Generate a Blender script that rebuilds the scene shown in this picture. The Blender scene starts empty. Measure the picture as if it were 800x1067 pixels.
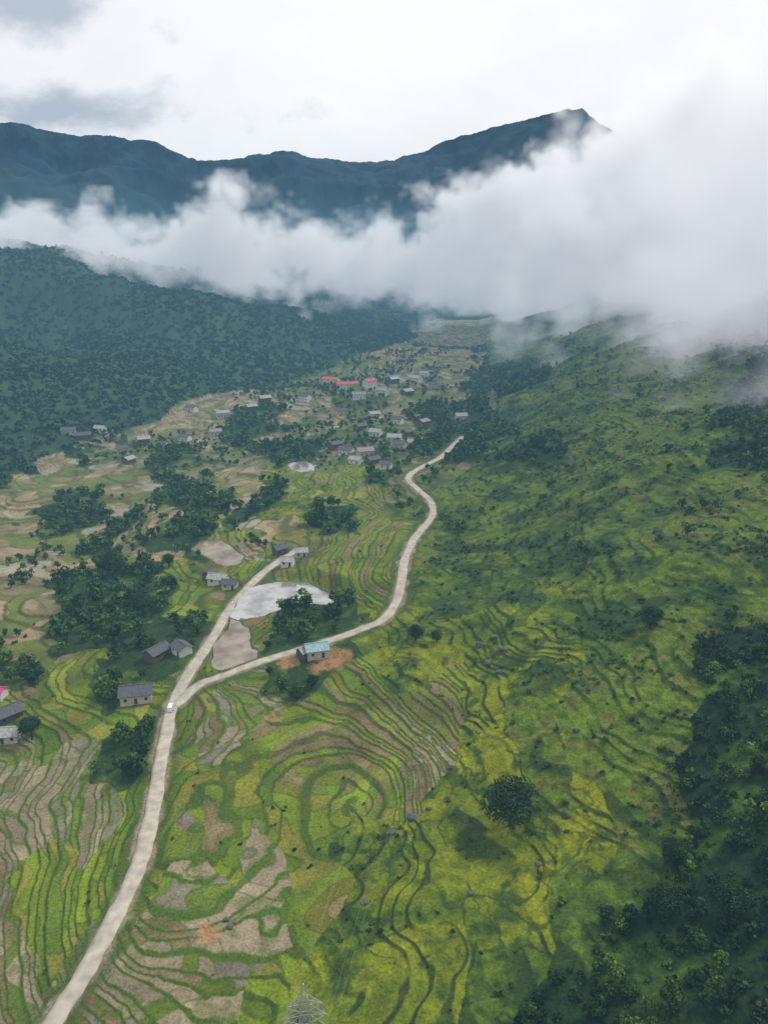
import bpy, math, numpy as np, time, random
from mathutils import Vector
T0=time.time()
rng=np.random.default_rng(7)
CZ=150.0; PITCH=math.radians(17.8); FPX=821.0
sc=bpy.context.scene

# ---------------------------------------------------------------- noise
def _hash(xi,yi,seed):
    h=(xi.astype(np.int64)*374761393+yi.astype(np.int64)*668265263+seed*974634777)&0xffffffff
    h=((h^(h>>13))*1274126177)&0xffffffff
    h=h^(h>>16)
    return (h&0xffffff).astype(np.float32)/16777215.0
def vnoise(x,y,seed=0):
    xf=np.floor(x);yf=np.floor(y);u=(x-xf).astype(np.float32);v=(y-yf).astype(np.float32)
    u=u*u*u*(u*(u*6-15)+10);v=v*v*v*(v*(v*6-15)+10)
    a=_hash(xf,yf,seed);b=_hash(xf+1,yf,seed);c=_hash(xf,yf+1,seed);d=_hash(xf+1,yf+1,seed)
    return a+(b-a)*u+(c-a)*v+(a-b-c+d)*u*v
def fbm(x,y,wl,oct=4,seed=0,g=0.5):
    s=0;a=1;t=0;f=1.0/wl
    for i in range(oct):
        ca,sa=math.cos(i*0.9+seed),math.sin(i*0.9+seed)
        s=s+a*vnoise((x*ca-y*sa)*f+i*17.3,(x*sa+y*ca)*f-i*9.1,seed+i*31);t+=a;a*=g;f*=2.03
    return s/t
def voro(x,y,seed=0):
    xf=np.floor(x);yf=np.floor(y);d1=np.full(x.shape,9.,np.float32);d2=d1.copy();hid=np.zeros(x.shape,np.float32)
    for i in (-1,0,1):
        for j in (-1,0,1):
            cx=xf+i;cy=yf+j;px=cx+_hash(cx,cy,seed);py=cy+_hash(cx,cy,seed+1)
            d=np.hypot(px-x,py-y).astype(np.float32);s=d<d1
            d2=np.where(s,d1,np.minimum(d2,d));hid=np.where(s,_hash(cx,cy,seed+2),hid);d1=np.where(s,d,d1)
    return d2-d1,hid
def ss(a,b,x):
    t=np.clip((x-a)/(b-a),0,1);return t*t*(3-2*t)
def mix(a,b,t):
    return a*(1-t)+b*t

# ---------------------------------------------------------------- landform
def ray(u,v):
    a=(u-400)/FPX;b=(533.5-v)/FPX
    return np.array([a,math.cos(PITCH)+b*math.sin(PITCH),-math.sin(PITCH)+b*math.cos(PITCH)])
sky_px=[(-60,124),(0,129),(20,128),(40,133),(80,141),(100,140),(120,143),(160,149),(185,160),(205,168),(240,167),(270,162),(290,157),(305,158),(330,165),(365,168),(400,168),(440,158),(465,146),(480,141),(520,131),(560,121),(590,113),(606,114),(618,124),(630,133),(670,152),(740,165),(860,175)]
_sa=[];_st=[]
for u,v in sky_px:
    d=ray(u,v);_sa.append(math.atan2(d[0],d[1]));_st.append(d[2]/math.hypot(d[0],d[1]))
FY=np.array([-4000,0,400,630,1030,1250,1850,2600,4000]);FX=np.array([-480,-430,-340,-300,-185,-20,150,290,330])
RY=np.array([-4000,0,200,450,700,1250,1850,2600,4000]);RX=np.array([30,25,28,45,68,140,225,330,420])
def base_h(x,y):
    x=np.asarray(x,dtype=np.float64);y=np.asarray(y,dtype=np.float64)
    r=np.hypot(x,y);az=np.arctan2(x,y)
    z=-28*(1-np.exp(-np.clip(-(x-10),0,None)/190.0))
    z=z+(fbm(x,y,170,3,5)-.5)*22*ss(60,300,r)+(fbm(x,y,55,2,11)-.5)*4.0
    z=z-6.0*np.exp(-(((x+4)/27)**2+((y-196)/46)**2))+.05*np.clip(y-130,0,150)
    z=z+4.5*np.exp(-(((x+62)/22)**2+((y-170)/40)**2))
    z=z+34*np.exp(-(((x+285)/75)**2+((y-960)/90)**2))
    wr=x-np.interp(y,RY,RX)+ (fbm(x,y,260,3,23)-.5)*60
    wr=np.clip(wr,0,None)
    zr=0.47*wr*wr/(wr+45)
    zr=zr+ (fbm(x,y,120,4,29)-.5)*0.32*np.clip(wr,0,160)
    zr=380*(1-np.exp(-zr/380))
    wl=(np.interp(y,FY,FX)-x)*0.85+(fbm(x,y,420,3,41)-.5)*150
    wl=np.clip(wl,0,None)
    zl=0.30*wl*wl/(wl+60)
    sp=1-np.abs(fbm(x,y,330,4,43)-.5)*4
    zl=zl+sp*0.19*np.clip(wl,0,500)+(fbm(x,y,60,3,47)-.5)*0.06*np.clip(wl,0,300)
    zl=520*(1-np.exp(-zl/520))
    z=z+zr+zl
    th=np.interp(az,_sa,_st)
    R=5200+(fbm(az*3000,az*0,700,2,51)-.5)*500
    Hh=CZ+th*R+(fbm(az*6000,az*0,60,3,52)-.5)*18
    t=np.clip((r-2300)/(R-2300),0,1)
    prof=t**1.35
    spur=(1-np.abs(fbm(x,y,1100,4,53,.5)-.5)*3.2)
    m=Hh*prof+ (spur-.6)*430*np.sin(np.clip(t,0,1)*math.pi)**.8 + (fbm(x,y,90,3,57)-.5)*22*(t>0)
    m=np.where(r>R,Hh-(r-R)*.45,m)
    m=np.where(np.cos(az)>.2,m,0)
    return np.where(r>2300,np.maximum(z*np.clip(1-(r-2300)/3000,0,1),m),z)
def P(u,v):
    d=ray(u,v);d=d/np.linalg.norm(d)
    t=np.geomspace(40,9000,6000);hh=CZ+d[2]*t-base_h(d[0]*t,d[1]*t)
    i=int(np.argmax(hh<0)) if (hh<0).any() else len(t)-1
    a,b=t[max(i-1,0)],t[i]
    f=hh[max(i-1,0)]/(hh[max(i-1,0)]-hh[i]+1e-9);tt=a+(b-a)*np.clip(f,0,1)
    return d[0]*tt,d[1]*tt
def catmull(pts,n=8):
    p=[np.array(q,float) for q in pts];p=[2*p[0]-p[1]]+p+[2*p[-1]-p[-2]];o=[]
    for i in range(1,len(p)-2):
        for k in range(n):
            t=k/n;a,b,c,d=p[i-1],p[i],p[i+1],p[i+2]
            o.append(.5*((2*b)+(-a+c)*t+(2*a-5*b+4*c-d)*t*t+(-a+3*b-3*c+d)*t**3))
    o.append(p[-2]);return np.array(o)
main_px=[(-10,1170),(30,1105),(60,1058),(90,1010),(120,955),(145,900),(160,840),(170,780),(180,735),(195,705),(215,675),(240,635),(265,605),(290,585),(312,572)]
br_px=[(182,736),(207,714),(240,701),(275,688),(310,678),(345,667),(375,656),(398,646),(412,628),(418,605),(422,582),(432,560),(450,538),(448,522),(434,509),(425,498),(438,487),(460,475),(472,464),(482,455)]
roads=[]
for px,w in ((main_px,4.4),(br_px,4.0)):
    c=catmull([P(*q) for q in px],8)
    z=base_h(c[:,0],c[:,1]);k=np.ones(9)/9;z=np.convolve(np.pad(z,4,mode='edge'),k,'valid')
    roads.append([c,z,w])
c,z,w=roads[1];mc,mz,_=roads[0];j=np.argmin(np.hypot(*(mc-c[0]).T));off=mz[j]-z[0]
z+=off*np.clip(1-np.arange(len(z))/12,0,1)
def road_dist(x,y):
    best=np.full(x.shape,1e9,np.float32);bz=np.zeros(x.shape,np.float32)
    x=x.astype(np.float32);y=y.astype(np.float32)
    for c,z,w in roads:
        for i in range(0,len(c)-1):
            ax,ay=c[i];dx,dy=c[i+1]-c[i];L=dx*dx+dy*dy+1e-6
            m=(np.abs(x-ax)<35)&(np.abs(y-ay)<35)
            if not m.any(): continue
            xx=x[m];yy=y[m]
            t=np.clip(((xx-ax)*dx+(yy-ay)*dy)/L,0,1)
            d=np.hypot(xx-ax-t*dx,yy-ay-t*dy);zz=z[i]+(z[i+1]-z[i])*t
            b=best[m];q=bz[m];s=d<b;b[s]=d[s];q[s]=zz[s];best[m]=b;bz[m]=q
    return best,bz
pond_px=[([(243,643),(250,628),(266,610),(290,599),(322,600),(353,609),(349,621),(330,620),(312,627),(290,630),(280,638),(256,646)],0),
 ([(218,692),(228,664),(240,647),(256,648),(260,668),(263,682),(240,696)],1),
 ([(200,572),(214,564),(232,561),(256,578),(248,588),(222,584)],1),
 ([(298,485),(318,480),(328,482),(326,488),(304,490)],0)]
ponds=[]
for px,kind in pond_px:
    p=np.array([P(*q) for q in px]);
    for _ in range(2):
        q=np.roll(p,-1,0);p=np.stack([.8*p+.2*q,.2*p+.8*q],1).reshape(-1,2)
    p[:,0]+=(fbm(p[:,0],p[:,1],7,2,201)-.5)*6;p[:,1]+=(fbm(p[:,0],p[:,1],7,2,203)-.5)*6
    lv=float(np.percentile(base_h(p[:,0],p[:,1]),30))
    ponds.append((p,lv,kind))
def poly_sd(x,y,p):
    d=np.full(x.shape,1e9);ins=np.zeros(x.shape,bool);n=len(p)
    for i in range(n):
        a=p[i];b=p[(i+1)%n];e=b-a
        t=np.clip(((x-a[0])*e[0]+(y-a[1])*e[1])/(e@e+1e-9),0,1)
        d=np.minimum(d,np.hypot(x-a[0]-t*e[0],y-a[1]-t*e[1]))
        cnd=((a[1]>y)!=(b[1]>y))
        with np.errstate(divide='ignore',invalid='ignore'):
            xi=(b[0]-a[0])*(y-a[1])/(b[1]-a[1]+1e-12)+a[0]
        ins^=(cnd&(x<xi))
    return np.where(ins,-d,d)

# ---------------------------------------------------------------- land use
W,G,M,S,K,F,H,D,V=range(9)
ctrl=[(20,1040,W),(100,1040,W),(200,1030,W),(160,960,W),(230,920,W),(285,960,W),(20,960,W),(50,930,G),(60,890,G),(125,900,G),(110,1000,W),(150,1010,W),(190,930,W),(250,1000,W),(260,940,W),
(350,1050,M),(300,1040,G),(380,960,M),(450,1020,M),(440,900,M),(540,970,M),(370,880,M),(500,1040,S),(560,1050,K),(620,1040,K),(700,1000,K),(780,1000,K),(750,900,K),(650,900,S),(590,900,S),(610,850,M),(680,820,S),(780,800,K),(740,1060,K),(690,960,K),(640,980,K),(600,1000,S),
(30,830,W),(80,780,W),(90,830,W),(125,780,F),(130,850,G),(10,780,W),(140,740,G),(240,780,W),(205,780,G),(230,850,G),(260,880,W),(300,800,G),(350,760,G),(425,765,W),(400,750,G),(430,740,G),(340,720,G),(380,830,G),(300,850,G),(250,740,W),(270,820,G),(200,900,W),(330,920,G),(320,880,G),
(430,690,M),(400,700,M),(490,720,M),(500,760,M),(550,680,M),(530,640,S),(480,640,M),(450,640,M),(470,600,S),(540,600,S),(480,560,S),(560,540,S),(600,600,S),(620,680,S),(560,760,S),(640,740,S),(700,700,S),(680,640,S),(740,640,S),(790,640,S),(700,560,S),(760,520,S),(620,480,S),(560,500,S),(540,440,S),(620,420,S),(700,450,S),(770,455,K),(600,370,S),(520,400,F),(500,425,F),(560,472,F),(495,440,F),(570,640,M),(740,720,S),(480,760,M),(460,800,M),(540,880,M),(640,830,S),(700,760,S),(640,600,S),(790,720,K),(640,560,S),(720,860,K),(580,720,M),(780,580,S),
(40,690,F),(15,700,F),(90,700,G),(30,740,G),(100,740,G),(70,720,G),(200,640,G),(230,630,G),(195,690,G),(150,600,F),(110,580,F),(90,620,F),(140,640,F),(180,655,F),(130,690,F),(20,640,D),(40,655,D),(10,600,D),(200,600,G),(40,590,D),(60,565,D),(70,600,D),(60,650,D),
(310,650,F),(340,640,F),(300,560,G),(340,570,G),(370,590,G),(370,540,F),(340,548,F),(290,550,D),(312,530,M),(270,520,F),(350,500,G),(380,520,G),(300,500,G),(400,560,G),(400,600,G),(390,640,M),(360,600,G),
(180,510,F),(160,490,F),(200,525,F),(240,515,D),(150,550,D),(60,535,F),(20,550,D),(100,490,D),(40,490,D),(20,510,D),(130,500,D),(210,430,D),(240,410,D),(200,450,D),(160,440,D),(80,455,D),(300,430,D),(350,437,D),(260,460,F),(300,465,F),(330,455,V),(400,440,V),(435,432,F),(420,480,V),(450,455,F),(380,470,V),(430,385,D),(480,370,D),(455,395,V),(420,408,V),(500,350,D),(340,410,V),(300,408,V),(370,422,V),(150,410,F),(100,430,F),(10,470,F),(230,480,V),(220,540,F),(110,540,D),(400,480,F),(345,470,V),(250,560,G),(70,500,D),(130,455,V),(180,470,V),(60,515,D),(240,495,D),(430,445,D),(410,420,D),(470,385,D)]
cp=np.array([P(u,v) for u,v,_ in ctrl]);cc=np.array([c for *_,c in ctrl])
def feat(x,y):
    return np.stack([np.arctan2(x,y)*1.0,np.arctan2(CZ,np.hypot(x,y))],-1).astype(np.float32)
cf=feat(cp[:,0],cp[:,1])
def classify(x,y):
    r=np.hypot(x,y)
    wx=x+(fbm(x,y,60,4,61,.6)-.5)*.16*np.minimum(r,500);wy=y+(fbm(x,y,60,4,67,.6)-.5)*.3*np.minimum(r,700)
    f=feat(wx,wy);out=np.empty(len(x),np.int8)
    for i in range(0,len(x),200000):
        q=f[i:i+200000];d=(q**2).sum(1)[:,None]+(cf**2).sum(1)[None]-2*q@cf.T
        out[i:i+200000]=cc[d.argmin(1)]
    wl=(np.interp(y,FY,FX)-x)*.85+(fbm(x,y,420,3,41)-.5)*150
    out[(wl>25)&(r>500)]=H
    wr=x-np.interp(y,RY,RX)
    out[(r>1100)&(wr>20)]=S
    out[(r>2000)]=H
    return out
C=lambda *a:np.array(a,np.float32)
def terrain(x,y):
    x=np.asarray(x,float);y=np.asarray(y,float);n=len(x);r=np.hypot(x,y)
    h=base_h(x,y);cls=classify(x,y)
    n1=fbm(x,y,2.2,3,71)[:,None];n2=fbm(x,y,13,4,73,.6)[:,None];n3=fbm(x,y,70,3,79)[:,None];n4=fbm(x,y,5,3,83,.6)[:,None]
    hs=h+(fbm(x,y,16,2,89)-.5)*1.0+(fbm(x,y,4,2,90)-.5)*.20
    hs=hs+np.where((cls==M)|(cls==S),(fbm(x,y,28,3,91)-.5)*7,0)
    step=np.select([cls==W,cls==G,cls==M,cls==D,cls==V,cls==S],[.46,.66,1.5,1.2,1.8,2.4],2.0)
    amt=np.select([cls==W,cls==G,cls==M,cls==D,cls==V,cls==S],[1,1,.45,1,.8,.25],0)
    q=hs/step;q=q+.30*np.sin(q*1.9)+.16*np.sin(q*.83+1.)   # uneven terrace widths
    L=np.floor(q);f=q-L
    cellb=fbm(x,y,30,2,97)*8
    cid=np.floor(cellb+.35*np.sin(L*2.3))
    cellb=cellb+.35*np.sin(L*2.3)
    hh=_hash(L,cid+cls*13,5)[:,None];h2=_hash(L,cid+3,15)[:,None]
    cb=np.abs(cellb-np.round(cellb))
    cbw=ss(.08,.03,cb)
    wx=x+(fbm(x,y,12,4,121,.6)-.5)*15;wy=y+(fbm(x,y,12,4,123,.6)-.5)*15
    ve,vh=voro(wx/8.5+.25*wy/12,wy/12.5,31);gate=ss(.44,.54,fbm(x,y,11,3,125,.6));hedge=ss(.15,.05,ve)*gate
    vh=vh[:,None]
    ris=np.maximum(ss(.74,.82,f),ss(.08,.03,f)*.5)
    ris=np.maximum(ris,cbw*((cls==G)|(cls==W)|(cls==D))*.6)*amt
    con=ss(.68,.80,f)*ss(1.0,.95,f)*ss(.40,.52,fbm(x,y,15,3,127,.6))
    ris=np.where(cls==M,np.maximum(hedge*.7,con*.85),np.where(cls==S,np.maximum(hedge*.5,con*.7),ris))
    tread=ss(.76,.98,f)+.14*ss(.64,.74,f)*ss(.88,.78,f)
    zt=h+(tread-f)*step*.9
    z=mix(h,zt,amt*ss(1700,1200,r))
    riser=np.clip(ris[:,None]*(.65+.6*n4),0,1)
    col=np.zeros((n,3),np.float32)
    def put(k,c):
        m=cls==k;col[m]=c[m]
    wetc=np.where(hh<.38,C(.225,.180,.108),np.where(hh<.62,C(.165,.143,.100),np.where(hh<.80,C(.160,.115,.055),C(.110,.150,.018))))
    wetc=wetc*(.85+.4*h2)*(.5+1.05*n2)
    wetc=mix(wetc,C(.085,.12,.016),ss(.53,.65,n4*.5+n2*.5)*.6)
    put(W,mix(wetc,C(.070,.122,.013),np.clip(riser*1.15,0,1)))
    gc=np.where(hh<.40,C(.130,.178,.011),np.where(hh<.66,C(.092,.145,.011),np.where(hh<.82,C(.175,.175,.022),C(.175,.14,.058))))
    gc=gc*(.8+.45*h2)
    gc=mix(gc,C(.155,.12,.055),ss(.54,.66,n4*.4+n3*.6)*.5)
    put(G,mix(gc*(.5+1.05*n2),C(.034,.066,.010),riser*.75))
    mc_=mix(C(.075,.125,.009),C(.195,.215,.009),ss(.3,.7,n2*.6+vh*.12+n3*.28))
    mc_=mix(mc_,C(.032,.064,.011),ss(.46,.36,n2*.55+n4*.45)*.8)
    put(M,mix(mc_*(.55+.85*n1),C(.024,.046,.010),riser))
    sc_=mix(C(.030,.066,.012),C(.105,.158,.012),ss(.38,.62,n2*.5+n4*.2+n3*.3))
    sc_=mix(sc_,C(.13,.10,.04),ss(.58,.68,n4)*ss(.50,.58,n3)*.5)
    put(S,mix(sc_*(.45+1.05*n1),C(.018,.040,.010),riser))
    put(K,mix(C(.014,.036,.010),C(.060,.110,.012),ss(.46,.66,n2*.7+n4*.3))*(.5+n1))
    put(F,mix(C(.024,.052,.013),C(.07,.11,.018),ss(.45,.7,n2))*(.6+.8*n1))
    dc=np.where(hh<.40,C(.27,.205,.115),np.where(hh<.64,C(.20,.165,.08),np.where(hh<.87,C(.12,.145,.03),C(.28,.25,.17))))
    put(D,mix(dc*(.5+1.05*n2),C(.080,.085,.025),riser*.85))
    vc=np.where(hh<.4,C(.10,.14,.022),np.where(hh<.75,C(.18,.155,.08),C(.07,.10,.02)))
    put(V,mix(vc*(.5+1.0*n2),C(.045,.06,.018),riser*.7))
    nh=fbm(x,y,9,3,101,.6)[:,None]
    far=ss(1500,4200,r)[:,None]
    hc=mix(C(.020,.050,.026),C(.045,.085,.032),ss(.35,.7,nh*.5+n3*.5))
    hc=mix(hc,mix(C(.002,.022,.052),C(.009,.044,.082),ss(.3,.7,fbm(x,y,60,4,103,.6)[:,None])),far)  # blue distance haze painted into the far mountains' ground colour
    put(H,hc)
    z=z+np.where(cls==H,(fbm(x,y,11,2,107)-.5)*5*ss(.0,1,np.clip(r-700,0,300)/300),0)
    z=z+np.where((cls==K)|(cls==F)|(cls==S),(fbm(x,y,3.2,3,109)-.5)*1.3,0)+ (n1[:,0]-.5)*.12
    wet=np.where((cls==W)&(hh[:,0]<.60)&(riser[:,0]<.3),1,0).astype(np.float32)
    for p,lv,kind in ponds:
        c0=p.mean(0);m=np.hypot(x-c0[0],y-c0[1])<60
        if not m.any():continue
        sd=poly_sd(x[m],y[m],p)
        zz=z[m];zz=np.where(sd<8,mix(lv+.3,zz,ss(2.2,8,sd)),zz);zz=np.where(sd<.9,lv-.6,zz);z[m]=zz
        cm=col[m];cm=mix(cm,C(.12,.12,.055)*(.6+.8*n2[m]),ss(2.4,1.0,sd)[:,None]);col[m]=cm
    rd=np.full(n,99.0,np.float32)
    m=(r<900)
    if m.any():
        d,bz=road_dist(x[m],y[m]);rd[m]=d
        zm=z[m];zm=mix(bz-.22,zm,ss(3.2,8.5,d));zm=np.where(d>30,z[m],zm);z[m]=zm
        e=(fbm(x[m],y[m],5,2,113)-.5)*3.0
        t=ss(3.8,2.2,d+e)[:,None]
        cm=mix(col[m],C(.24,.195,.13)*(.7+.6*n1[m]),t)
        t2=(ss(7,4.0,d+e)*(1-t[:,0]))[:,None]
        cm=mix(cm,C(.05,.085,.014),t2*.7);col[m]=cm
    for (u,v,rad) in ((345,688,9),(300,688,5),(285,745,4),(225,968,3)):
        cx,cy=YARD[(u,v)];d=np.hypot(x-cx,y-cy)+(n4[:,0]-.5)*9+(n2[:,0]-.5)*6
        col[:]=mix(col,C(.36,.20,.085)*(.7+.6*n1),ss(rad,rad*.3,d)[:,None]*.8)
    return dict(z=z,col=np.clip(col,0,1),wet=wet,cls=cls,riser=ris,rd=rd,n2=n2[:,0],n3=n3[:,0])
YARD={(u,v):P(u,v) for (u,v) in ((345,688),(300,688),(285,745),(225,968))}
def zat(x,y): return float(terrain(np.array([x]),np.array([y]))['z'][0])

# ---------------------------------------------------------------- materials
def newmat(name):
    m=bpy.data.materials.new(name);m.use_nodes=True;nt=m.node_tree;b=nt.nodes['Principled BSDF'];return m,nt,b
def simple(name,col,rough=.8,var=.25,scale=.8,bump=.0,metal=0,spec=.3):
    m,nt,b=newmat(name);N=nt.nodes;Lk=nt.links
    tc=N.new('ShaderNodeTexCoord');no=N.new('ShaderNodeTexNoise');no.inputs['Scale'].default_value=scale;no.inputs['Detail'].default_value=6
    Lk.new(tc.outputs['Object'],no.inputs['Vector'])
    mr=N.new('ShaderNodeMapRange');mr.inputs[1].default_value=.3;mr.inputs[2].default_value=.7;mr.inputs[3].default_value=1-var;mr.inputs[4].default_value=1+var
    Lk.new(no.outputs[0],mr.inputs[0])
    mx=N.new('ShaderNodeVectorMath');mx.operation='SCALE';mx.inputs[0].default_value=col;Lk.new(mr.outputs[0],mx.inputs['Scale'])
    Lk.new(mx.outputs[0],b.inputs['Base Color']);b.inputs['Roughness'].default_value=rough;b.inputs['Metallic'].default_value=metal
    b.inputs['Specular IOR Level'].default_value=spec
    if bump:
        bp=N.new('ShaderNodeBump');bp.inputs['Distance'].default_value=bump;Lk.new(no.outputs[0],bp.inputs['Height']);Lk.new(bp.outputs[0],b.inputs['Normal'])
    return m
def ground_mat():
    m,nt,b=newmat('hillside_ground');N=nt.nodes;Lk=nt.links
    at=N.new('ShaderNodeAttribute');at.attribute_name='Col';wt=N.new('ShaderNodeAttribute');wt.attribute_name='wet'
    geo=N.new('ShaderNodeNewGeometry')
    no=N.new('ShaderNodeTexNoise');no.inputs['Scale'].default_value=1.3;no.inputs['Detail'].default_value=4;no.inputs['Roughness'].default_value=.75
    Lk.new(geo.outputs['Position'],no.inputs['Vector'])
    mr=N.new('ShaderNodeMapRange');mr.inputs[1].default_value=.3;mr.inputs[2].default_value=.7;mr.inputs[3].default_value=.50;mr.inputs[4].default_value=1.50
    Lk.new(no.outputs[0],mr.inputs[0])
    mx=N.new('ShaderNodeVectorMath');mx.operation='SCALE';Lk.new(at.outputs['Color'],mx.inputs[0]);Lk.new(mr.outputs[0],mx.inputs['Scale'])
    Lk.new(mx.outputs[0],b.inputs['Base Color'])
    r=N.new('ShaderNodeMapRange');r.inputs[3].default_value=.95;r.inputs[4].default_value=.36;Lk.new(wt.outputs['Fac'],r.inputs[0]);Lk.new(r.outputs[0],b.inputs['Roughness'])
    b.inputs['Specular IOR Level'].default_value=.2
    bp=N.new('ShaderNodeBump');bp.inputs['Distance'].default_value=.6;bp.inputs['Strength'].default_value=.7;Lk.new(no.outputs[0],bp.inputs['Height']);Lk.new(bp.outputs[0],b.inputs['Normal'])
    return m
def leaf_mat():
    m,nt,b=newmat('foliage');N=nt.nodes;Lk=nt.links
    at=N.new('ShaderNodeAttribute');at.attribute_name='Col';Lk.new(at.outputs['Color'],b.inputs['Base Color'])
    b.inputs['Roughness'].default_value=.75;b.inputs['Specular IOR Level'].default_value=.15
    return m
MG=ground_mat();ML=leaf_mat()
def link(o,parent=None):
    sc.collection.objects.link(o)
    if parent:o.parent=parent
    return o
def mesh_np(name,v,f,mat,col=None,wet=None,smooth=False,k=4):
    me=bpy.data.meshes.new(name);nv=len(v);nf=len(f)
    me.vertices.add(nv);me.vertices.foreach_set('co',np.ascontiguousarray(v,np.float32).ravel())
    me.loops.add(nf*k);me.loops.foreach_set('vertex_index',np.ascontiguousarray(f,np.int32).ravel())
    me.polygons.add(nf);me.polygons.foreach_set('loop_start',np.arange(0,nf*k,k,dtype=np.int32))
    me.polygons.foreach_set('loop_total',np.full(nf,k,np.int32))
    me.polygons.foreach_set('use_smooth',np.full(nf,smooth))
    if col is not None:
        a=me.attributes.new('Col','FLOAT_COLOR','POINT');c4=np.ones((nv,4),np.float32);c4[:,:3]=col;a.data.foreach_set('color',c4.ravel())
    if wet is not None:
        a=me.attributes.new('wet','FLOAT','POINT');a.data.foreach_set('value',wet.astype(np.float32))
    me.update(calc_edges=True);me.materials.append(mat)
    return bpy.data.objects.new(name,me)

# ---------------------------------------------------------------- terrain mesh
de=np.radians(np.concatenate([np.linspace(86,57,24),np.linspace(56,math.degrees(math.atan(CZ/1500)),1000)]))
rr=np.concatenate([CZ/np.tan(de),np.arange(1509,2600,9),np.arange(2600,7200,19)])
az=np.radians(np.concatenate([np.linspace(-180,-42,40)[:-1],np.arange(-42,42.01,.078),np.linspace(42,180,40)[1:]]))
AA,RR=np.meshgrid(az,rr);X=(RR*np.sin(AA)).ravel();Y=(RR*np.cos(AA)).ravel()
t=terrain(X,Y);nr,nc=RR.shape
idx=np.arange(nr*nc).reshape(nr,nc)
f=np.stack([idx[:-1,:-1],idx[:-1,1:],idx[1:,1:],idx[1:,:-1]],-1).reshape(-1,4)[:,::-1]
link(mesh_np('terrain',np.stack([X,Y,t['z']],1),f,MG,t['col'],t['wet'],True))

# ---------------------------------------------------------------- roads
MR=simple('pale_concrete',(.43,.385,.31),.85,.25,.35,.05)
for c,z,w in roads:
    d=np.gradient(c,axis=0);d/=np.linalg.norm(d,axis=1)[:,None]+1e-9;nrm=np.stack([-d[:,1],d[:,0]],1)
    rows=[]
    for s,dz in ((-.5,-.25),(-.49,.12),(-.25,.15),(.25,.15),(.49,.12),(.5,-.25)):
        jit=(np.array([vnoise(np.array([i*.7]),np.array([s*9]),3)[0] for i in range(len(c))])-.5)*.8*(abs(s)>.4)
        q=c+nrm*(s*w+jit)[:,None];rows.append(np.column_stack([q,z+dz]))
    v=np.concatenate(rows);m=len(c);ff=[]
    for k in range(5):
        for i in range(m-1):ff.append((k*m+i,k*m+i+1,(k+1)*m+i+1,(k+1)*m+i))
    if w==4.0: v[:,2]+=.006
    link(mesh_np('road',v,np.array(ff)[:,::-1],MR,smooth=True))
# ---------------------------------------------------------------- ponds
def water(name,col,gl,lo):
    m,nt,b=newmat(name);N=nt.nodes;b.inputs['Roughness'].default_value=.5
    no=N.new('ShaderNodeTexNoise');no.inputs['Scale'].default_value=.13;no.inputs['Detail'].default_value=6;no.inputs['Roughness'].default_value=.6
    g=N.new('ShaderNodeNewGeometry');nt.links.new(g.outputs['Position'],no.inputs['Vector'])
    cr=N.new('ShaderNodeMapRange');cr.inputs[1].default_value=.35;cr.inputs[2].default_value=.65;cr.inputs[3].default_value=lo;cr.inputs[4].default_value=1.2
    mx=N.new('ShaderNodeVectorMath');mx.operation='SCALE';mx.inputs[0].default_value=col
    nt.links.new(no.outputs[0],cr.inputs[0]);nt.links.new(cr.outputs[0],mx.inputs['Scale']);nt.links.new(mx.outputs[0],b.inputs['Base Color'])
    gs=N.new('ShaderNodeBsdfGlossy');gs.inputs['Roughness'].default_value=.04;gs.inputs['Color'].default_value=(.93,.92,.92,1)
    wv=N.new('ShaderNodeTexNoise');wv.inputs['Scale'].default_value=1.2;nt.links.new(g.outputs['Position'],wv.inputs['Vector'])
    bp=N.new('ShaderNodeBump');bp.inputs['Distance'].default_value=.03;nt.links.new(wv.outputs[0],bp.inputs['Height']);nt.links.new(bp.outputs[0],gs.inputs['Normal'])
    f2=N.new('ShaderNodeMapRange');nt.links.new(no.outputs[0],f2.inputs[0]);f2.inputs[1].default_value=.38;f2.inputs[2].default_value=.60;f2.inputs[3].default_value=gl*.45;f2.inputs[4].default_value=gl
    ms=N.new('ShaderNodeMixShader');nt.links.new(f2.outputs[0],ms.inputs[0]);nt.links.new(b.outputs[0],ms.inputs[1]);nt.links.new(gs.outputs[0],ms.inputs[2])
    nt.links.new(ms.outputs[0],N['Material Output'].inputs[0])
    return m
MW=[water('pond_water',(.26,.24,.20),.5,.55),water('muddy_water',(.25,.19,.115),.14,.5)]
for p,lv,kind in ponds:
    c0=p.mean(0);rad=np.hypot(*(p-c0).T).mean();q=c0+(p-c0)*(1+1.5/rad)
    me=bpy.data.meshes.new('pond');me.from_pydata([(a,b,lv) for a,b in q],[],[list(range(len(q)))]);me.materials.append(MW[kind]);
    me.update()
    if me.polygons[0].normal.z<0: me.flip_normals()
    link(bpy.data.objects.new('pond',me))

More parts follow.
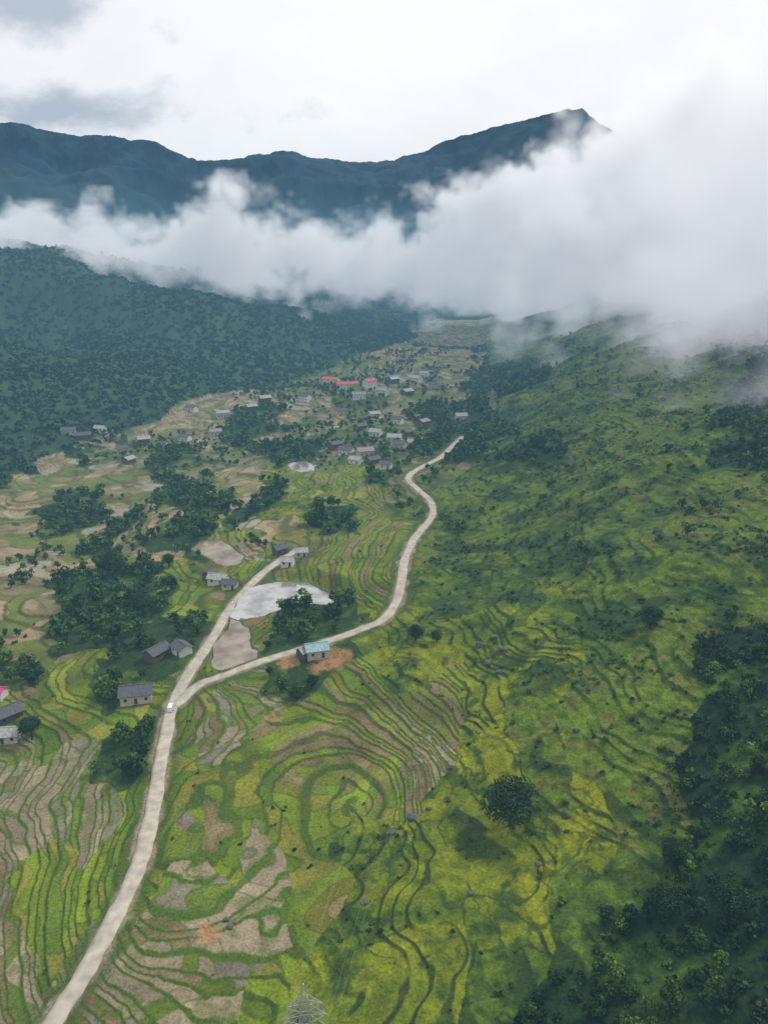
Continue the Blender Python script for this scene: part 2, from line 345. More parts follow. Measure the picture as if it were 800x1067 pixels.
# ---------------------------------------------------------------- foliage
def crowns(pos,rad,col,nl,flat=.8,lobes=6,leaf=.3,rs=None,lift=1.0,var=1.0):
    rs=rs or rng;N=len(pos)
    lc=rs.normal(size=(N,lobes,3));lc/=np.linalg.norm(lc,axis=2,keepdims=True)+1e-9
    lc*=rs.uniform(.25,.72,(N,lobes,1));lr=rs.uniform(.32,.55,(N,lobes,1))
    li=rs.integers(0,lobes,(N,nl));ar=np.arange(N)[:,None]
    d=rs.normal(size=(N,nl,3));d[...,2]+=.35;d/=np.linalg.norm(d,axis=2,keepdims=True)
    ctr=lc[ar,li]+d*lr[ar,li]*rs.uniform(.75,1.1,(N,nl,1))
    ctr[...,2]*=flat
    nn=d+rs.normal(size=(N,nl,3))*.45;nn/=np.linalg.norm(nn,axis=2,keepdims=True)
    a=np.cross(nn,rs.normal(size=(N,nl,3)));a/=np.linalg.norm(a,axis=2,keepdims=True)+1e-9;b=np.cross(nn,a)
    s=leaf*rs.uniform(.6,1.3,(N,nl,1))
    q=np.stack([ctr-a*s-b*s*.5,ctr+a*s*.3-b*s*.8,ctr+a*s+b*s*.4,ctr-a*s*.4+b*s*.9],2)
    R=rad[:,None,None,None];q=q*R
    q=q+pos[:,None,None,:];q[...,2]+=(rad*flat*lift)[:,None,None]
    lobec=1+(rs.uniform(.55,1.5,(N,lobes,1))-1)*var;cv=col[:,None,:]*lobec[ar,li]*rs.uniform(.7,1.3,(N,nl,1))
    cv=np.repeat(cv[:,:,None,:],4,2).reshape(-1,3)
    v=q.reshape(-1,3);f=np.arange(len(v)).reshape(-1,4);return v,f,cv
def trunks(pos,h,r0):
    N=len(pos);an=np.arange(4)*math.pi/2;ring=np.stack([np.cos(an),np.sin(an)],1)
    v=np.zeros((N,8,3));v[:,:4,:2]=pos[:,None,:2]+ring*r0[:,None,None];v[:,4:,:2]=pos[:,None,:2]+ring*r0[:,None,None]*.45
    v[:,:4,2]=pos[:,None,2]-.4;v[:,4:,2]=(pos[:,2]+h)[:,None]
    fb=np.array([[0,1,5,4],[1,2,6,5],[2,3,7,6],[3,0,4,7]]);f=(np.arange(N)[:,None,None]*8+fb).reshape(-1,4)
    return v.reshape(-1,3),f,np.tile([[.06,.045,.03]],(N*8,1))
def join(parts):
    V_=[];F_=[];C_=[];o=0
    for v,f,c in parts:
        V_.append(v);F_.append(f+o);C_.append(c);o+=len(v)
    return np.concatenate(V_),np.concatenate(F_),np.concatenate(C_)
n=180000
a=rng.uniform(-.62,.62,n);r=np.sqrt(rng.uniform(85**2,1400**2,n));x=r*np.sin(a);y=r*np.cos(a)
tt=terrain(x,y);cls=tt['cls']
dens=np.select([cls==F,cls==S,cls==K,cls==M,cls==G,cls==V,cls==D,cls==W],[.15,.20,.75,.04,.03,.06,.03,.004],0)
dens=dens*np.where((cls==S)|(cls==M)|(cls==G),.12+3.2*ss(.46,.35,tt['n2']),1)
dens=dens+np.where(((cls==M)|(cls==S))&(tt['riser']>.35),.42,0)+np.where(((cls==G)|(cls==D))&(tt['riser']>.5),.05,0)
dens=dens*np.where(cls==D,3*ss(.55,.65,tt['n3']),1)
dens=dens*np.where(cls==F,.25+1.2*ss(.38,.5,tt['n2']),1)
ok=(rng.random(n)<dens)&(tt['rd']>5)
for p,lv,k in ponds:
    c0=p.mean(0);m=np.hypot(x-c0[0],y-c0[1])<60;sd=np.full(n,99.);sd[m]=poly_sd(x[m],y[m],p);ok&=sd>3
HOUSES=[(143,727,11,8,3.4,'dark',.2),(164,684,9,6,3,'dark',.5),(190,681,7,5.5,3,'dark',-.3),(6,770,10,6,3,'pale',.1),(8,748,9,7,3.2,'dark',.3),(-2,727,6,5,3,'pink',.4),
(330,683,8,6,3.4,'blue',.25),(318,684,5,4.5,2.8,'pale',.25),(228,607,9,6,3,'pale',.3),(240,612,7,5,3,'dark',-.1),(292,577,7,5,3.4,'dark',.2),(300,589,6,5,3,'pale',.4),(314,579,6,5,3.2,'pale',.1),(219,602,6,5,3,'dark',.7),
(345,399,22,10,6,'red',.1),(359,405,18,9,6,'red',.0),(385,404,14,10,9,'red',.3),(398,411,12,10,6,'pale',.2),(374,415,14,8,5,'pale',0),(410,399,11,8,6,'blue',.1),(433,398,16,9,6,'pale',-.2),(450,404,12,8,5,'dark',.3),(424,411,12,9,5,'pale',.2),(442,392,11,8,5,'pale',.1),(368,403,12,8,5,'red',.5),
(375,447,10,7,4,'dark',.3),(392,453,10,8,4,'pale',.1),(411,459,11,8,4,'pale',-.2),(424,453,9,7,4,'dark',.4),(361,472,11,8,4,'dark',.2),(380,474,12,8,4,'pinkgrey',.3),(349,467,10,7,4,'dark',.3),(371,482,9,7,3.6,'pale',.1),(417,466,9,7,4,'dark',-.5),(388,483,9,7,4,'dark',.2),(402,488,8,6,3.5,'dark',.3),
(72,452,12,8,4,'dark',.2),(88,457,12,8,4,'dark',-.1),(105,450,10,8,4,'pale',.3),(128,470,10,8,4,'dark',.2),(150,461,11,8,4,'pale',.0),(200,428,12,8,4,'dark',.1),(232,434,13,8,5,'pale',.3),(262,427,11,8,4,'pale',.1),(193,459,11,8,4,'dark',.2),(225,453,11,8,4,'pinkgrey',.1),(276,419,12,9,5,'pale',.1),(318,417,12,9,5,'dark',0),(480,437,10,8,4,'pale',0),(441,443,10,7,4,'pinkgrey',.4),(414,440,10,7,4,'dark',.1),(390,434,10,7,4,'pale',.2),(135,482,9,7,4,'pale',.7),(170,466,9,7,4,'dark',.4),(355,431,10,8,4,'dark',.2)]
HP=[P(h[0],h[1]) for h in HOUSES]
for (hx,hy),h in zip(HP,HOUSES): ok&=np.hypot(x-hx,y-hy)>h[2]*.75+1.5
for k in YARD.values(): ok&=np.hypot(x-k[0],y-k[1])>8
x=x[ok];y=y[ok];z=tt['z'][ok];cls=cls[ok];rd=np.hypot(x,y);N=len(x);cg=tt['col'][ok]
rad=np.select([cls==F,cls==V,cls==S,cls==K,cls==D],[rng.uniform(1.6,4.2,N),rng.uniform(1.3,3.4,N),rng.uniform(.5,1.3,N)*(1+1.4*(rng.random(N)<.04)),rng.uniform(.8,2.3,N),rng.uniform(1.0,2.8,N)],rng.uniform(.35,.95,N))
cA=np.array([.022,.052,.014]);cB=np.array([.085,.140,.018])
tcol=cA+(cB-cA)*(rng.random((N,1))**1.5)
km=cls==K;tcol[km]=(np.array([.016,.040,.011])+np.array([.080,.120,.010])*(rng.random((N,1))[km]**2.2)*ss(.35,.6,tt['n2'][ok][km])[:,None]*1.3)
sm_=(cls==S)|(cls==M);tcol[sm_]=tcol[sm_]*.72+cg[sm_]*.28
tcol[(cls==F)]*=np.array([.85,1.0,1.0])
pos=np.stack([x,y,z],1)
parts=[]
for lo,hi,big,nl,lb,lf in ((0,330,1,150,8,.17),(0,330,0,34,5,.30),(330,650,1,60,7,.26),(330,650,0,13,4,.42),(650,1500,1,26,5,.38),(650,1500,0,7,3,.55)):
    m=(rd>=lo)&(rd<hi)&((rad>1.7) if big else (rad<=1.7))
    if m.sum()==0:continue
    parts.append(crowns(pos[m],rad[m],tcol[m],nl,.85 if big else .6,lb,lf,lift=1.25 if big else .5))
    if big: parts.append(trunks(pos[m],rad[m]*1.3,rad[m]*.07))
v,f_,c_=join(parts)
link(mesh_np('scrub_and_trees',v,f_,ML,c_))
n=70000
a=rng.uniform(-.66,.30,n);r=np.sqrt(rng.uniform(560**2,2300**2,n));x=r*np.sin(a);y=r*np.cos(a)
c=classify(x,y);m=c==H;x=x[m];y=y[m];tf=terrain(x,y);N=len(x)
m=rng.random(N)<.45+.55*ss(.4,.55,tf['n3']);x=x[m];y=y[m];z=tf['z'][m];N=len(x)
rad=rng.uniform(2.0,4.8,N);tcol=np.array([.024,.058,.030])+np.array([.026,.044,.010])*(rng.random((N,1))**2)
v,f_,c_=crowns(np.stack([x,y,z],1),rad,tcol,15,.75,4,.42,lift=.55,var=.6)
link(mesh_np('forest',v,f_,ML,c_))
def tree(u,v,R,hgt,seed,tint=1.0):
    rs=np.random.default_rng(seed);x,y=P(u,v);z=zat(x,y);parts=[]
    p0=np.array([x,y,z-.4])
    def limb(a,b,r0,r1):
        a=np.array(a);b=np.array(b);d=b-a;d/=np.linalg.norm(d);s=np.cross(d,[.3,.9,.1]);s/=np.linalg.norm(s);t_=np.cross(d,s)
        an=np.arange(7)*2*math.pi/7;ring=np.cos(an)[:,None]*s+np.sin(an)[:,None]*t_
        vv=np.concatenate([a+ring*r0,b+ring*r1]);ff=np.array([[i,(i+1)%7,7+(i+1)%7,7+i] for i in range(7)])
        parts.append((vv,ff,np.tile([[.07,.055,.04]],(14,1))))
    top=p0+[0,0,hgt*.5];limb(p0,top,.45,.28)
    for i in range(7):
        an=i*.9+rs.uniform(0,.4);e=top+[math.cos(an)*R*.6,math.sin(an)*R*.6,hgt*rs.uniform(.12,.35)];limb(top-[0,0,hgt*.12*rs.random()],e,.2,.06)
    parts.append(crowns(np.array([[x,y,z+hgt*.5-R*.55]]),np.array([R]),np.array([[.028,.066,.017]])*tint,4200,.8,22,.042,rs=rs,lift=1))
    vv,ff,cc_=join(parts);link(mesh_np('broadleaf_tree',vv,ff,ML,cc_))
for i,(u,v,R,h,ti) in enumerate([(531,858,7.5,12,.8),(677,655,5,8,.8),(34,770,5,9,.8),(433,668,3.5,6,.8),(560,470,6,9,1),(455,668,2.5,4,1),(120,598,6.5,11,.9),(150,640,6,10,.9),(176,590,4,7,1),(760,960,5,8,.7),(700,900,4,6,.7),(690,960,5,7,.6)]): tree(u,v,R,h,100+i,ti)

# ---------------------------------------------------------------- houses
roofm={'dark':simple('slate_grey_roof',(.095,.10,.105),.8,.3,1.5),'pale':simple('fibre_cement_roof',(.32,.32,.31),.75,.35,1.2),'red':simple('red_tile_roof',(.50,.11,.075),.7,.3,1.0),'blue':simple('blue_metal_roof',(.25,.38,.43),.5,.25,1.0),'pink':simple('pink_roof',(.55,.06,.18),.6,.2,1.0),'pinkgrey':simple('faded_rose_roof',(.30,.22,.22),.8,.3,1.2)}
wallm=[simple('plaster_wall',(.46,.43,.36),.9,.2,.6),simple('timber_wall',(.12,.085,.055),.9,.3,2.0),simple('white_wall',(.60,.59,.56),.9,.12,.6)]
glass=simple('window_glass',(.03,.04,.05),.2,.1);doorm=simple('door_wood',(.10,.055,.03),.7,.2)
def box(bvs,bfs,x0,x1,y0,y1,z0,z1):
    o=len(bvs);bvs+= [(x0,y0,z0),(x1,y0,z0),(x1,y1,z0),(x0,y1,z0),(x0,y0,z1),(x1,y0,z1),(x1,y1,z1),(x0,y1,z1)]
    bfs+=[tuple(o+i for i in q) for q in ((3,2,1,0),(4,5,6,7),(0,1,5,4),(1,2,6,5),(2,3,7,6),(3,0,4,7))]
def part(name,vs,fs,mat,par):
    me=bpy.data.meshes.new(name);me.from_pydata(vs,[],fs);me.materials.append(mat);me.update();o=bpy.data.objects.new(name,me);link(o,par)
for i,((hx,hy),(u,v,Wd,Dp,hh,rk,rot)) in enumerate(zip(HP,HOUSES)):
    e=bpy.data.objects.new('farmhouse',None);link(e);e.location=(hx,hy,zat(hx,hy)+.2);e.rotation_euler[2]=rot+.6*math.sin(i*2.1)
    w2,d2=Wd/2,Dp/2;rise=Dp*.26
    vs=[(-w2,-d2,-2),(w2,-d2,-2),(w2,d2,-2),(-w2,d2,-2),(-w2,-d2,hh),(w2,-d2,hh),(w2,d2,hh),(-w2,d2,hh),(-w2,0,hh+rise),(w2,0,hh+rise)]
    fs=[(0,1,5,4),(2,3,7,6),(1,2,6,9,5),(3,0,4,8,7)]
    part('walls',vs,fs,wallm[i%3 if Wd<14 else 2],e)
    ov=.7;t_=.14;k=rise/d2;vs=[];fs=[]
    zo=hh-ov*k+.06;zt_=hh+rise+.06;xw=w2+ov;yd=d2+ov
    for s in (-1,1):
        o=len(vs);vs+=[(-xw,s*yd,zo),(xw,s*yd,zo),(xw,0,zt_),(-xw,0,zt_),(-xw,s*yd,zo+t_),(xw,s*yd,zo+t_),(xw,0,zt_+t_),(-xw,0,zt_+t_)]
        fs+=[tuple(o+j for j in q) for q in ((0,1,2,3),(4,5,6,7),(0,1,5,4),(1,2,6,5),(3,0,4,7))]
    part('roof',vs,fs,roofm[rk],e)
    vs=[];fs=[];box(vs,fs,-xw*.98,xw*.98,-.22,.22,zt_+t_-.05,zt_+t_+.12);part('ridge_cap',vs,fs,roofm[rk],e)
    vs=[];fs=[];nw=max(2,int(Wd/3.2))
    for s in (-1,1):
        for q in range(nw):
            cx=-w2+Wd*(q+.5)/nw
            if s==-1 and q==nw//2: continue
            for lv in range(2 if hh>5 else 1): box(vs,fs,cx-.5,cx+.5,s*d2-.05,s*d2+.05,1+lv*2.8,2.2+lv*2.8)
    part('windows',vs,fs,glass,e)
    vs=[];fs=[];cx=-w2+Wd*(nw//2+.5)/nw;box(vs,fs,cx-.55,cx+.55,-d2-.06,-d2+.04,-.2,2.1);part('door',vs,fs,doorm,e)

# ---------------------------------------------------------------- van on the road
def car(u,v):
    cx,cy=P(u,v);c,z,w=roads[0];i=int(np.argmin(np.hypot(*(c-[cx,cy]).T)));dd=c[i+1]-c[i-1]
    e=bpy.data.objects.new('white_van',None);link(e);e.location=(c[i][0],c[i][1],z[i]+.16);e.rotation_euler[2]=math.atan2(dd[1],dd[0]);e.rotation_euler[1]=-math.atan2(z[i+1]-z[i-1],np.hypot(*dd))
    prof=[(-2.4,.35),(2.4,.35),(2.45,.9),(2.2,1.15),(1.6,1.3),(1.0,1.95),(-2.2,2.0),(-2.4,1.2)]
    vs=[];n=len(prof)
    for s,ins in ((-.92,0),(.92,0)):
        for px,pz in prof: vs.append((px,s*(1 if pz<1.3 else .88),pz))
    fs=[tuple(range(n))[::-1],tuple(range(n,2*n))]+[(i,(i+1)%n,n+(i+1)%n,n+i) for i in range(n)]
    part('body',vs,fs,simple('white_paint',(.78,.78,.76),.35,.04,1,spec=.5),e)
    vs=[];fs=[]
    for s in (-1,1): 
        for x0,x1 in ((-2.0,-.8),(-.7,.2),(.3,1.0)): box(vs,fs,x0,x1,s*.86-.04,s*.86+.04,1.3,1.8)
    o=len(vs);vs+=[(1.62,-.78,1.34),(1.62,.78,1.34),(1.1,.74,1.9),(1.1,-.74,1.9)];fs.append((o,o+1,o+2,o+3));part('windows',vs,fs,glass,e)
    vs=[];fs=[]
    for wx in (-1.5,1.5):
        for s in (-1,1):
            o=len(vs);m=14
            for yy in (s*.72,s*.98):
                for q in range(m):vs.append((wx+.36*math.cos(q*2*math.pi/m),yy,.36+.36*math.sin(q*2*math.pi/m)))
            fs+=[tuple(range(o,o+m)),tuple(range(o+m,o+2*m))]+[(o+q,o+(q+1)%m,o+m+(q+1)%m,o+m+q) for q in range(m)]
    part('wheels',vs,fs,simple('rubber',(.03,.03,.03),.8,.1),e)
car(187,737)

# ---------------------------------------------------------------- pylons and wires
steel=simple('galvanised_steel',(.42,.43,.44),.5,.15,2,metal=.3)
def strut(vs,fs,a,b,th):
    a=Vector(a);b=Vector(b);d=(b-a).normalized();s=d.cross(Vector((.31,.2,.93))).normalized()*th;t_=d.cross(s).normalized()*th
    o=len(vs)
    for p in (a,b):
        for k in (s+t_,s-t_,-s-t_,-s+t_):vs.append(tuple(p+k))
    fs+=[(o,o+1,o+5,o+4),(o+1,o+2,o+6,o+5),(o+2,o+3,o+7,o+6),(o+3,o,o+4,o+7),(o+3,o+2,o+1,o),(o+4,o+5,o+6,o+7)]
def pylon(x,y,z,Ht,rot,th):
    vs=[];fs=[];lv=[0,.2,.38,.53,.66,.76,.84,.91,1.0];hw=[3.4,2.6,2.0,1.5,1.1,.85,.75,.6,.06]
    def cor(i,k):
        sx,sy=((-1,-1),(1,-1),(1,1),(-1,1))[k];return (sx*hw[i],sy*hw[i],lv[i]*Ht)
    for i in range(8):
        for k in range(4):
            strut(vs,fs,cor(i,k),cor(i+1,k),th)
            if i<7:
                strut(vs,fs,cor(i,k),cor(i+1,(k+1)%4),th*.6);strut(vs,fs,cor(i,(k+1)%4),cor(i+1,k),th*.6);strut(vs,fs,cor(i+1,k),cor(i+1,(k+1)%4),th*.6)
    tips=[]
    for i,L in ((4,4.6),(5,3.9),(6,3.2)):
        for s in (-1,1):
            tip=(s*L,0,lv[i]*Ht+.5);tips.append(tip)
            for sy in (-1,1):
                strut(vs,fs,(s*hw[i],sy*hw[i],lv[i]*Ht),tip,th*.7);strut(vs,fs,(s*hw[i+1],sy*hw[i+1],lv[i+1]*Ht),tip,th*.7)
                m1=(s*(hw[i]+L)/2,sy*hw[i]/2,lv[i]*Ht+.25);m2=(s*(hw[i+1]+L)/2,sy*hw[i+1]/2,(lv[i+1]*Ht+lv[i]*Ht+.5)/2);strut(vs,fs,m1,m2,th*.5)
            strut(vs,fs,tip,(tip[0],0,tip[2]-1.6),th*.8)
    me=bpy.data.meshes.new('transmission_tower');me.from_pydata(vs,[],fs);me.materials.append(steel);o=bpy.data.objects.new('transmission_tower',me)
    o.location=(x,y,z);o.rotation_euler[2]=rot;link(o);ca,sa=math.cos(rot),math.sin(rot)
    return [Vector((x+a*ca,y+a*sa,z+c-1.6)) for a,b,c in tips]+[Vector((x,y,z+Ht))]
d=ray(316,1024);tx,ty=0,0
for it in range(20):
    zt_=float(base_h(np.array([tx]),np.array([ty]))[0])+34 if it else 34
    s=(CZ-zt_)/-d[2];tx,ty=d[0]*s,d[1]*s
A_=pylon(tx,ty,zat(tx,ty)-.3,34,.15,.08)
bx,by=P(512,430);B_=pylon(bx,by,zat(bx,by)-.3,22,-.1,.08)
cu=bpy.data.curves.new('power_lines','CURVE');cu.dimensions='3D';cu.bevel_depth=.010
for p,q in zip(A_[:4],B_[:4]):
    s=cu.splines.new('POLY');s.points.add(40)
    for i in range(41):
        t_=i/40;w_=p.lerp(q,t_);w_.z-=4*t_*(1-t_)*14;s.points[i].co=(*w_,1)
cu.materials.append(steel);link(bpy.data.objects.new('power_lines',cu))

mb=simple('grey_rock',(.10,.10,.095),.9,.35,.9)
import bmesh
bm=bmesh.new();rs=random.Random(4)
spots=[(430,852,1.7),(408,868,1.3),(447,842,.8),(520,700,1.5),(508,690,1.2),(500,672,1.6),(515,664,1.5),(525,676,1.2),(380,940,.8),(470,800,.7),(330,690,.7),(600,760,1),(560,900,.8),(490,930,.7),(418,900,.6),(240,965,.8),(236,958,.7)]
for u,v,R in spots:
    x,y=P(u,v);z=zat(x,y);g=bmesh.ops.create_icosphere(bm,subdivisions=2,radius=R)
    sx,sy,sz=rs.uniform(.8,1.3),rs.uniform(.8,1.2),rs.uniform(.6,.9);o1=rs.random()*50
    for q in g['verts']:
        c=q.co;nn=1+.5*(float(vnoise(np.array([c.x*1.3/R+o1]),np.array([c.y*1.3/R+c.z]),5)[0])-.5)
        q.co=Vector((c.x*sx*nn+x,c.y*sy*nn+y,c.z*sz*nn+z+R*.2))
me=bpy.data.meshes.new('boulders');bm.to_mesh(me);me.materials.append(mb);link(bpy.data.objects.new('boulders',me))

# ---------------------------------------------------------------- haze (homogeneous air volume)
def boxobj(name,x0,x1,y0,y1,z0,z1,mat):
    vs=[];fs=[];box(vs,fs,x0,x1,y0,y1,z0,z1);me=bpy.data.meshes.new(name);me.from_pydata(vs,[],fs);me.materials.append(mat);return link(bpy.data.objects.new(name,me))
mh=bpy.data.materials.new('air_haze');mh.use_nodes=True;nt=mh.node_tree;nt.nodes.clear()
out=nt.nodes.new('ShaderNodeOutputMaterial');ab=nt.nodes.new('ShaderNodeVolumeAbsorption');em=nt.nodes.new('ShaderNodeEmission');ad=nt.nodes.new('ShaderNodeAddShader')
sig=1/3100;ab.inputs['Color'].default_value=(0,0,0,1);ab.inputs['Density'].default_value=sig
em.inputs['Color'].default_value=(.145,.305,.43,1);em.inputs['Strength'].default_value=sig  # air glows by itself: blue emission replaces light scattered by haze
nt.links.new(ab.outputs[0],ad.inputs[0]);nt.links.new(em.outputs[0],ad.inputs[1]);nt.links.new(ad.outputs[0],out.inputs['Volume'])
mh.cycles.homogeneous_volume=True
boxobj('valley_haze',-8000,8000,-3000,8000,-300,240,mh)

# ---------------------------------------------------------------- cloud bank (real volume grid)
mc=bpy.data.materials.new('cloud_vapour');mc.use_nodes=True;nt=mc.node_tree;nt.nodes.clear();N=nt.nodes;Lk=nt.links
out=N.new('ShaderNodeOutputMaterial');at=N.new('ShaderNodeAttribute');at.attribute_name='density'
scn=N.new('ShaderNodeVolumeScatter');scn.inputs['Color'].default_value=(.97,.97,.98,1);scn.inputs['Anisotropy'].default_value=.1
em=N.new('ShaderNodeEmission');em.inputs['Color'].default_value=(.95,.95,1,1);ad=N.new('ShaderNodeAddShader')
mu=N.new('ShaderNodeMath');mu.operation='MULTIPLY';mu.inputs[1].default_value=.35  # emission added to the cloud, standing in for multiply scattered light
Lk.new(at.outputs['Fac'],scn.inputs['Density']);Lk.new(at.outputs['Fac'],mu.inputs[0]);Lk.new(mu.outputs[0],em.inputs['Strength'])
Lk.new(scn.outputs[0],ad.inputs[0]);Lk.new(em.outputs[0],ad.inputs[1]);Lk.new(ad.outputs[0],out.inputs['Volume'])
mc.cycles.volume_step_rate=12.0
ng=bpy.data.node_groups.new('cloud_field','GeometryNodeTree')
ng.interface.new_socket('Geometry',in_out='INPUT',socket_type='NodeSocketGeometry');ng.interface.new_socket('Geometry',in_out='OUTPUT',socket_type='NodeSocketGeometry')
N=ng.nodes;Lk=ng.links
def setin(s,v):
    if isinstance(v,bpy.types.NodeSocket): Lk.new(v,s)
    else: s.default_value=v
def mth(op,a,b=None,c=None,clamp=False):
    n=N.new('ShaderNodeMath');n.operation=op;n.use_clamp=clamp;setin(n.inputs[0],a)
    if b is not None:setin(n.inputs[1],b)
    if c is not None:setin(n.inputs[2],c)
    return n.outputs[0]
def mrg(x,a,b,c,d):
    n=N.new('ShaderNodeMapRange');setin(n.inputs[0],x)
    for i,q in enumerate((a,b,c,d)):n.inputs[i+1].default_value=q
    return n.outputs[0]
pos_=N.new('GeometryNodeInputPosition').outputs[0];sp=N.new('ShaderNodeSeparateXYZ');Lk.new(pos_,sp.inputs[0]);x_,y_,z_=sp.outputs
def noi(scale,detail,rough,off=0,dist=0.):
    va=N.new('ShaderNodeVectorMath');va.operation='ADD';Lk.new(pos_,va.inputs[0]);va.inputs[1].default_value=(off,off*.7,off*.3)
    n=N.new('ShaderNodeTexNoise');n.inputs['Scale'].default_value=scale;n.inputs['Detail'].default_value=detail;n.inputs['Roughness'].default_value=rough;n.inputs['Distortion'].default_value=dist
    Lk.new(va.outputs[0],n.inputs['Vector']);return mth('SUBTRACT',n.outputs[0],.5)
n1=noi(1/170,5,.64,0,.5);n2=noi(1/480,1,.5,900)
vo=N.new('ShaderNodeTexVoronoi');vo.feature='F1';vo.inputs['Scale'].default_value=1/85;vo.inputs['Detail'].default_value=2.0;vo.inputs['Roughness'].default_value=.65
nw=N.new('ShaderNodeTexNoise');nw.inputs['Scale'].default_value=1/60;nw.inputs['Detail'].default_value=2
va=N.new('ShaderNodeVectorMath');va.operation='SCALE';va.inputs['Scale'].default_value=60.;Lk.new(nw.outputs['Color'],va.inputs[0])
vb=N.new('ShaderNodeVectorMath');vb.operation='ADD';Lk.new(va.outputs[0],vb.inputs[0]);Lk.new(pos_,vb.inputs[1]);Lk.new(vb.outputs[0],vo.inputs['Vector'])
bil=mth('SUBTRACT',.5,vo.outputs['Distance'])
aR=mth('DIVIDE',mth('SUBTRACT',x_,155.),105.)
aF=mth('DIVIDE',mth('SUBTRACT',y_,1350.),70.)
aS=mth('MAXIMUM',aR,aF)
top=mth('ADD',mrg(x_,-900,-300,262,246),mrg(x_,40,560,0,215))
bot=mth('ADD',mrg(x_,-950,-620,165,58),mrg(x_,0,220,0,-50))
aT=mth('DIVIDE',mth('SUBTRACT',top,z_),45.);aB=mth('DIVIDE',mth('SUBTRACT',z_,bot),40.);aK=mth('DIVIDE',mth('SUBTRACT',1880.,y_),120.)
aN=mth('DIVIDE',mth('SUBTRACT',y_,350.),100.)
m_=mth('MINIMUM',mth('MINIMUM',aS,aT),mth('MINIMUM',mth('MINIMUM',aB,aK),aN));m_=mth('MINIMUM',m_,2.4)
dd=mth('ADD',m_,mth('ADD',mth('MULTIPLY',n1,6.5),mth('ADD',mth('MULTIPLY',n2,2.6),mth('MULTIPLY',bil,2.2))))
sharp=mrg(mth('SUBTRACT',y_,mth('MULTIPLY',x_,.9)),700,1300,.55,2.2)
den=mth('MULTIPLY',mth('MULTIPLY',dd,sharp,clamp=True),.032)
vc=N.new('GeometryNodeVolumeCube');Lk.new(den,vc.inputs['Density']);vc.inputs['Min'].default_value=(-1100,330,40);vc.inputs['Max'].default_value=(1100,2000,500)
vc.inputs['Resolution X'].default_value=275;vc.inputs['Resolution Y'].default_value=209;vc.inputs['Resolution Z'].default_value=66
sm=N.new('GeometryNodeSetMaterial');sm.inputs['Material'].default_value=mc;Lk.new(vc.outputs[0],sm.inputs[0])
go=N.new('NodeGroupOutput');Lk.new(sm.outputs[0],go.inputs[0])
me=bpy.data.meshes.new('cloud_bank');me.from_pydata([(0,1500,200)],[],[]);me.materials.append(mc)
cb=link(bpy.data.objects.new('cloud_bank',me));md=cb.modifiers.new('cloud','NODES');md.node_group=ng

# ---------------------------------------------------------------- sky and sun
SE=math.radians(50);SAZ=math.radians(62)
w=bpy.data.worlds.new('World');sc.world=w;w.use_nodes=True;nt=w.node_tree;nt.nodes.clear();N=nt.nodes;Lk=nt.links
out=N.new('ShaderNodeOutputWorld');bg=N.new('ShaderNodeBackground')
sky=N.new('ShaderNodeTexSky');sky.sky_type='NISHITA';sky.sun_disc=False;sky.sun_elevation=SE;sky.sun_rotation=SAZ
bg1=N.new('ShaderNodeBackground');bg1.inputs['Strength'].default_value=.10;Lk.new(sky.outputs[0],bg1.inputs[0])
tc=N.new('ShaderNodeTexCoord')
no=N.new('ShaderNodeTexNoise');no.inputs['Scale'].default_value=3.6;no.inputs['Detail'].default_value=8;no.inputs['Roughness'].default_value=.58;no.inputs['Distortion'].default_value=.3
mp=N.new('ShaderNodeMapping');mp.inputs['Scale'].default_value=(1,1,1.8);Lk.new(tc.outputs['Generated'],mp.inputs[0]);Lk.new(mp.outputs[0],no.inputs['Vector'])
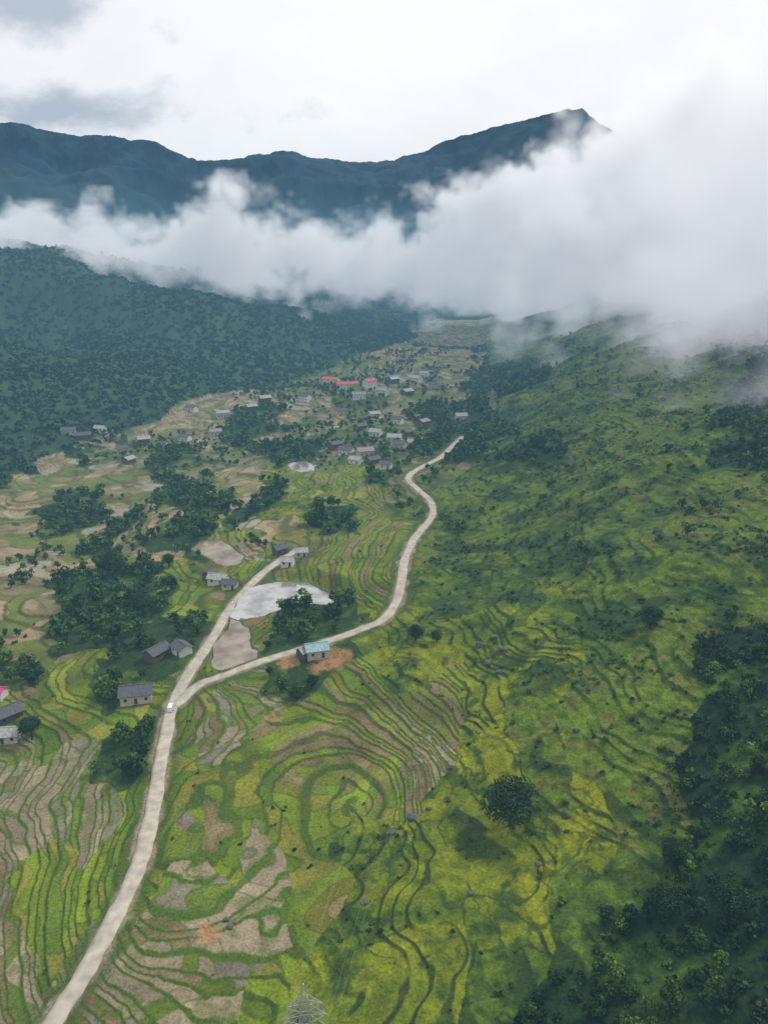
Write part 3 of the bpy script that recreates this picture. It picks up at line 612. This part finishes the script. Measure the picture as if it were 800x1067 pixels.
def blob(u,v,sx,sz,k):
    d=ray(u,v);d=d/np.linalg.norm(d)
    s=N.new('ShaderNodeVectorMath');s.operation='SUBTRACT';Lk.new(tc.outputs['Generated'],s.inputs[0]);s.inputs[1].default_value=tuple(d)
    m=N.new('ShaderNodeVectorMath');m.operation='MULTIPLY';Lk.new(s.outputs[0],m.inputs[0]);m.inputs[1].default_value=(1/sx,.5/sx,1/sz)
    l=N.new('ShaderNodeVectorMath');l.operation='LENGTH';Lk.new(m.outputs[0],l.inputs[0])
    a=N.new('ShaderNodeMath');a.operation='MULTIPLY_ADD';Lk.new(no.outputs[0],a.inputs[0]);a.inputs[1].default_value=-6.5;Lk.new(l.outputs[1],a.inputs[2])
    r=N.new('ShaderNodeMapRange');Lk.new(a.outputs[0],r.inputs[0]);r.inputs[1].default_value=-1.9;r.inputs[2].default_value=-2.9;r.inputs[3].default_value=0;r.inputs[4].default_value=k;r.interpolation_type='SMOOTHSTEP';return r.outputs[0]
b1=blob(65,112,.13,.036,.9);b2=blob(25,5,.11,.05,.85)
mxx=N.new('ShaderNodeMath');mxx.operation='MAXIMUM';Lk.new(b1,mxx.inputs[0]);Lk.new(b2,mxx.inputs[1])
cr=N.new('ShaderNodeMix');cr.data_type='RGBA';Lk.new(mxx.outputs[0],cr.inputs[0]);cr.inputs[6].default_value=(1.06,1.06,1.08,1);cr.inputs[7].default_value=(.44,.51,.60,1)
v2=N.new('ShaderNodeMapRange');Lk.new(no.outputs[0],v2.inputs[0]);v2.inputs[1].default_value=.3;v2.inputs[2].default_value=.7;v2.inputs[3].default_value=.96;v2.inputs[4].default_value=1.12
Lk.new(cr.outputs[2],bg.inputs['Color']);Lk.new(v2.outputs[0],bg.inputs['Strength'])
ms=N.new('ShaderNodeMixShader');ms.inputs[0].default_value=.93;Lk.new(bg1.outputs[0],ms.inputs[1]);Lk.new(bg.outputs[0],ms.inputs[2]);Lk.new(ms.outputs[0],out.inputs[0])
sl=bpy.data.lights.new('sun','SUN');sl.energy=2.3;sl.angle=math.radians(10);sl.color=(1,.95,.86)
so=link(bpy.data.objects.new('sun',sl));dv=Vector((-math.sin(SAZ)*math.cos(SE),-math.cos(SAZ)*math.cos(SE),-math.sin(SE)));so.rotation_euler=dv.to_track_quat('-Z','Y').to_euler()
# ---------------------------------------------------------------- camera
cam=bpy.data.cameras.new('camera');cam.sensor_fit='VERTICAL';cam.sensor_height=24;cam.lens=24*FPX/1067;cam.clip_end=30000;cam.clip_start=1
co=link(bpy.data.objects.new('camera',cam));co.location=(0,0,CZ);co.rotation_euler=(math.pi/2-PITCH,0,0);sc.camera=co
sc.view_settings.view_transform='Standard';sc.view_settings.look='None';sc.view_settings.exposure=0
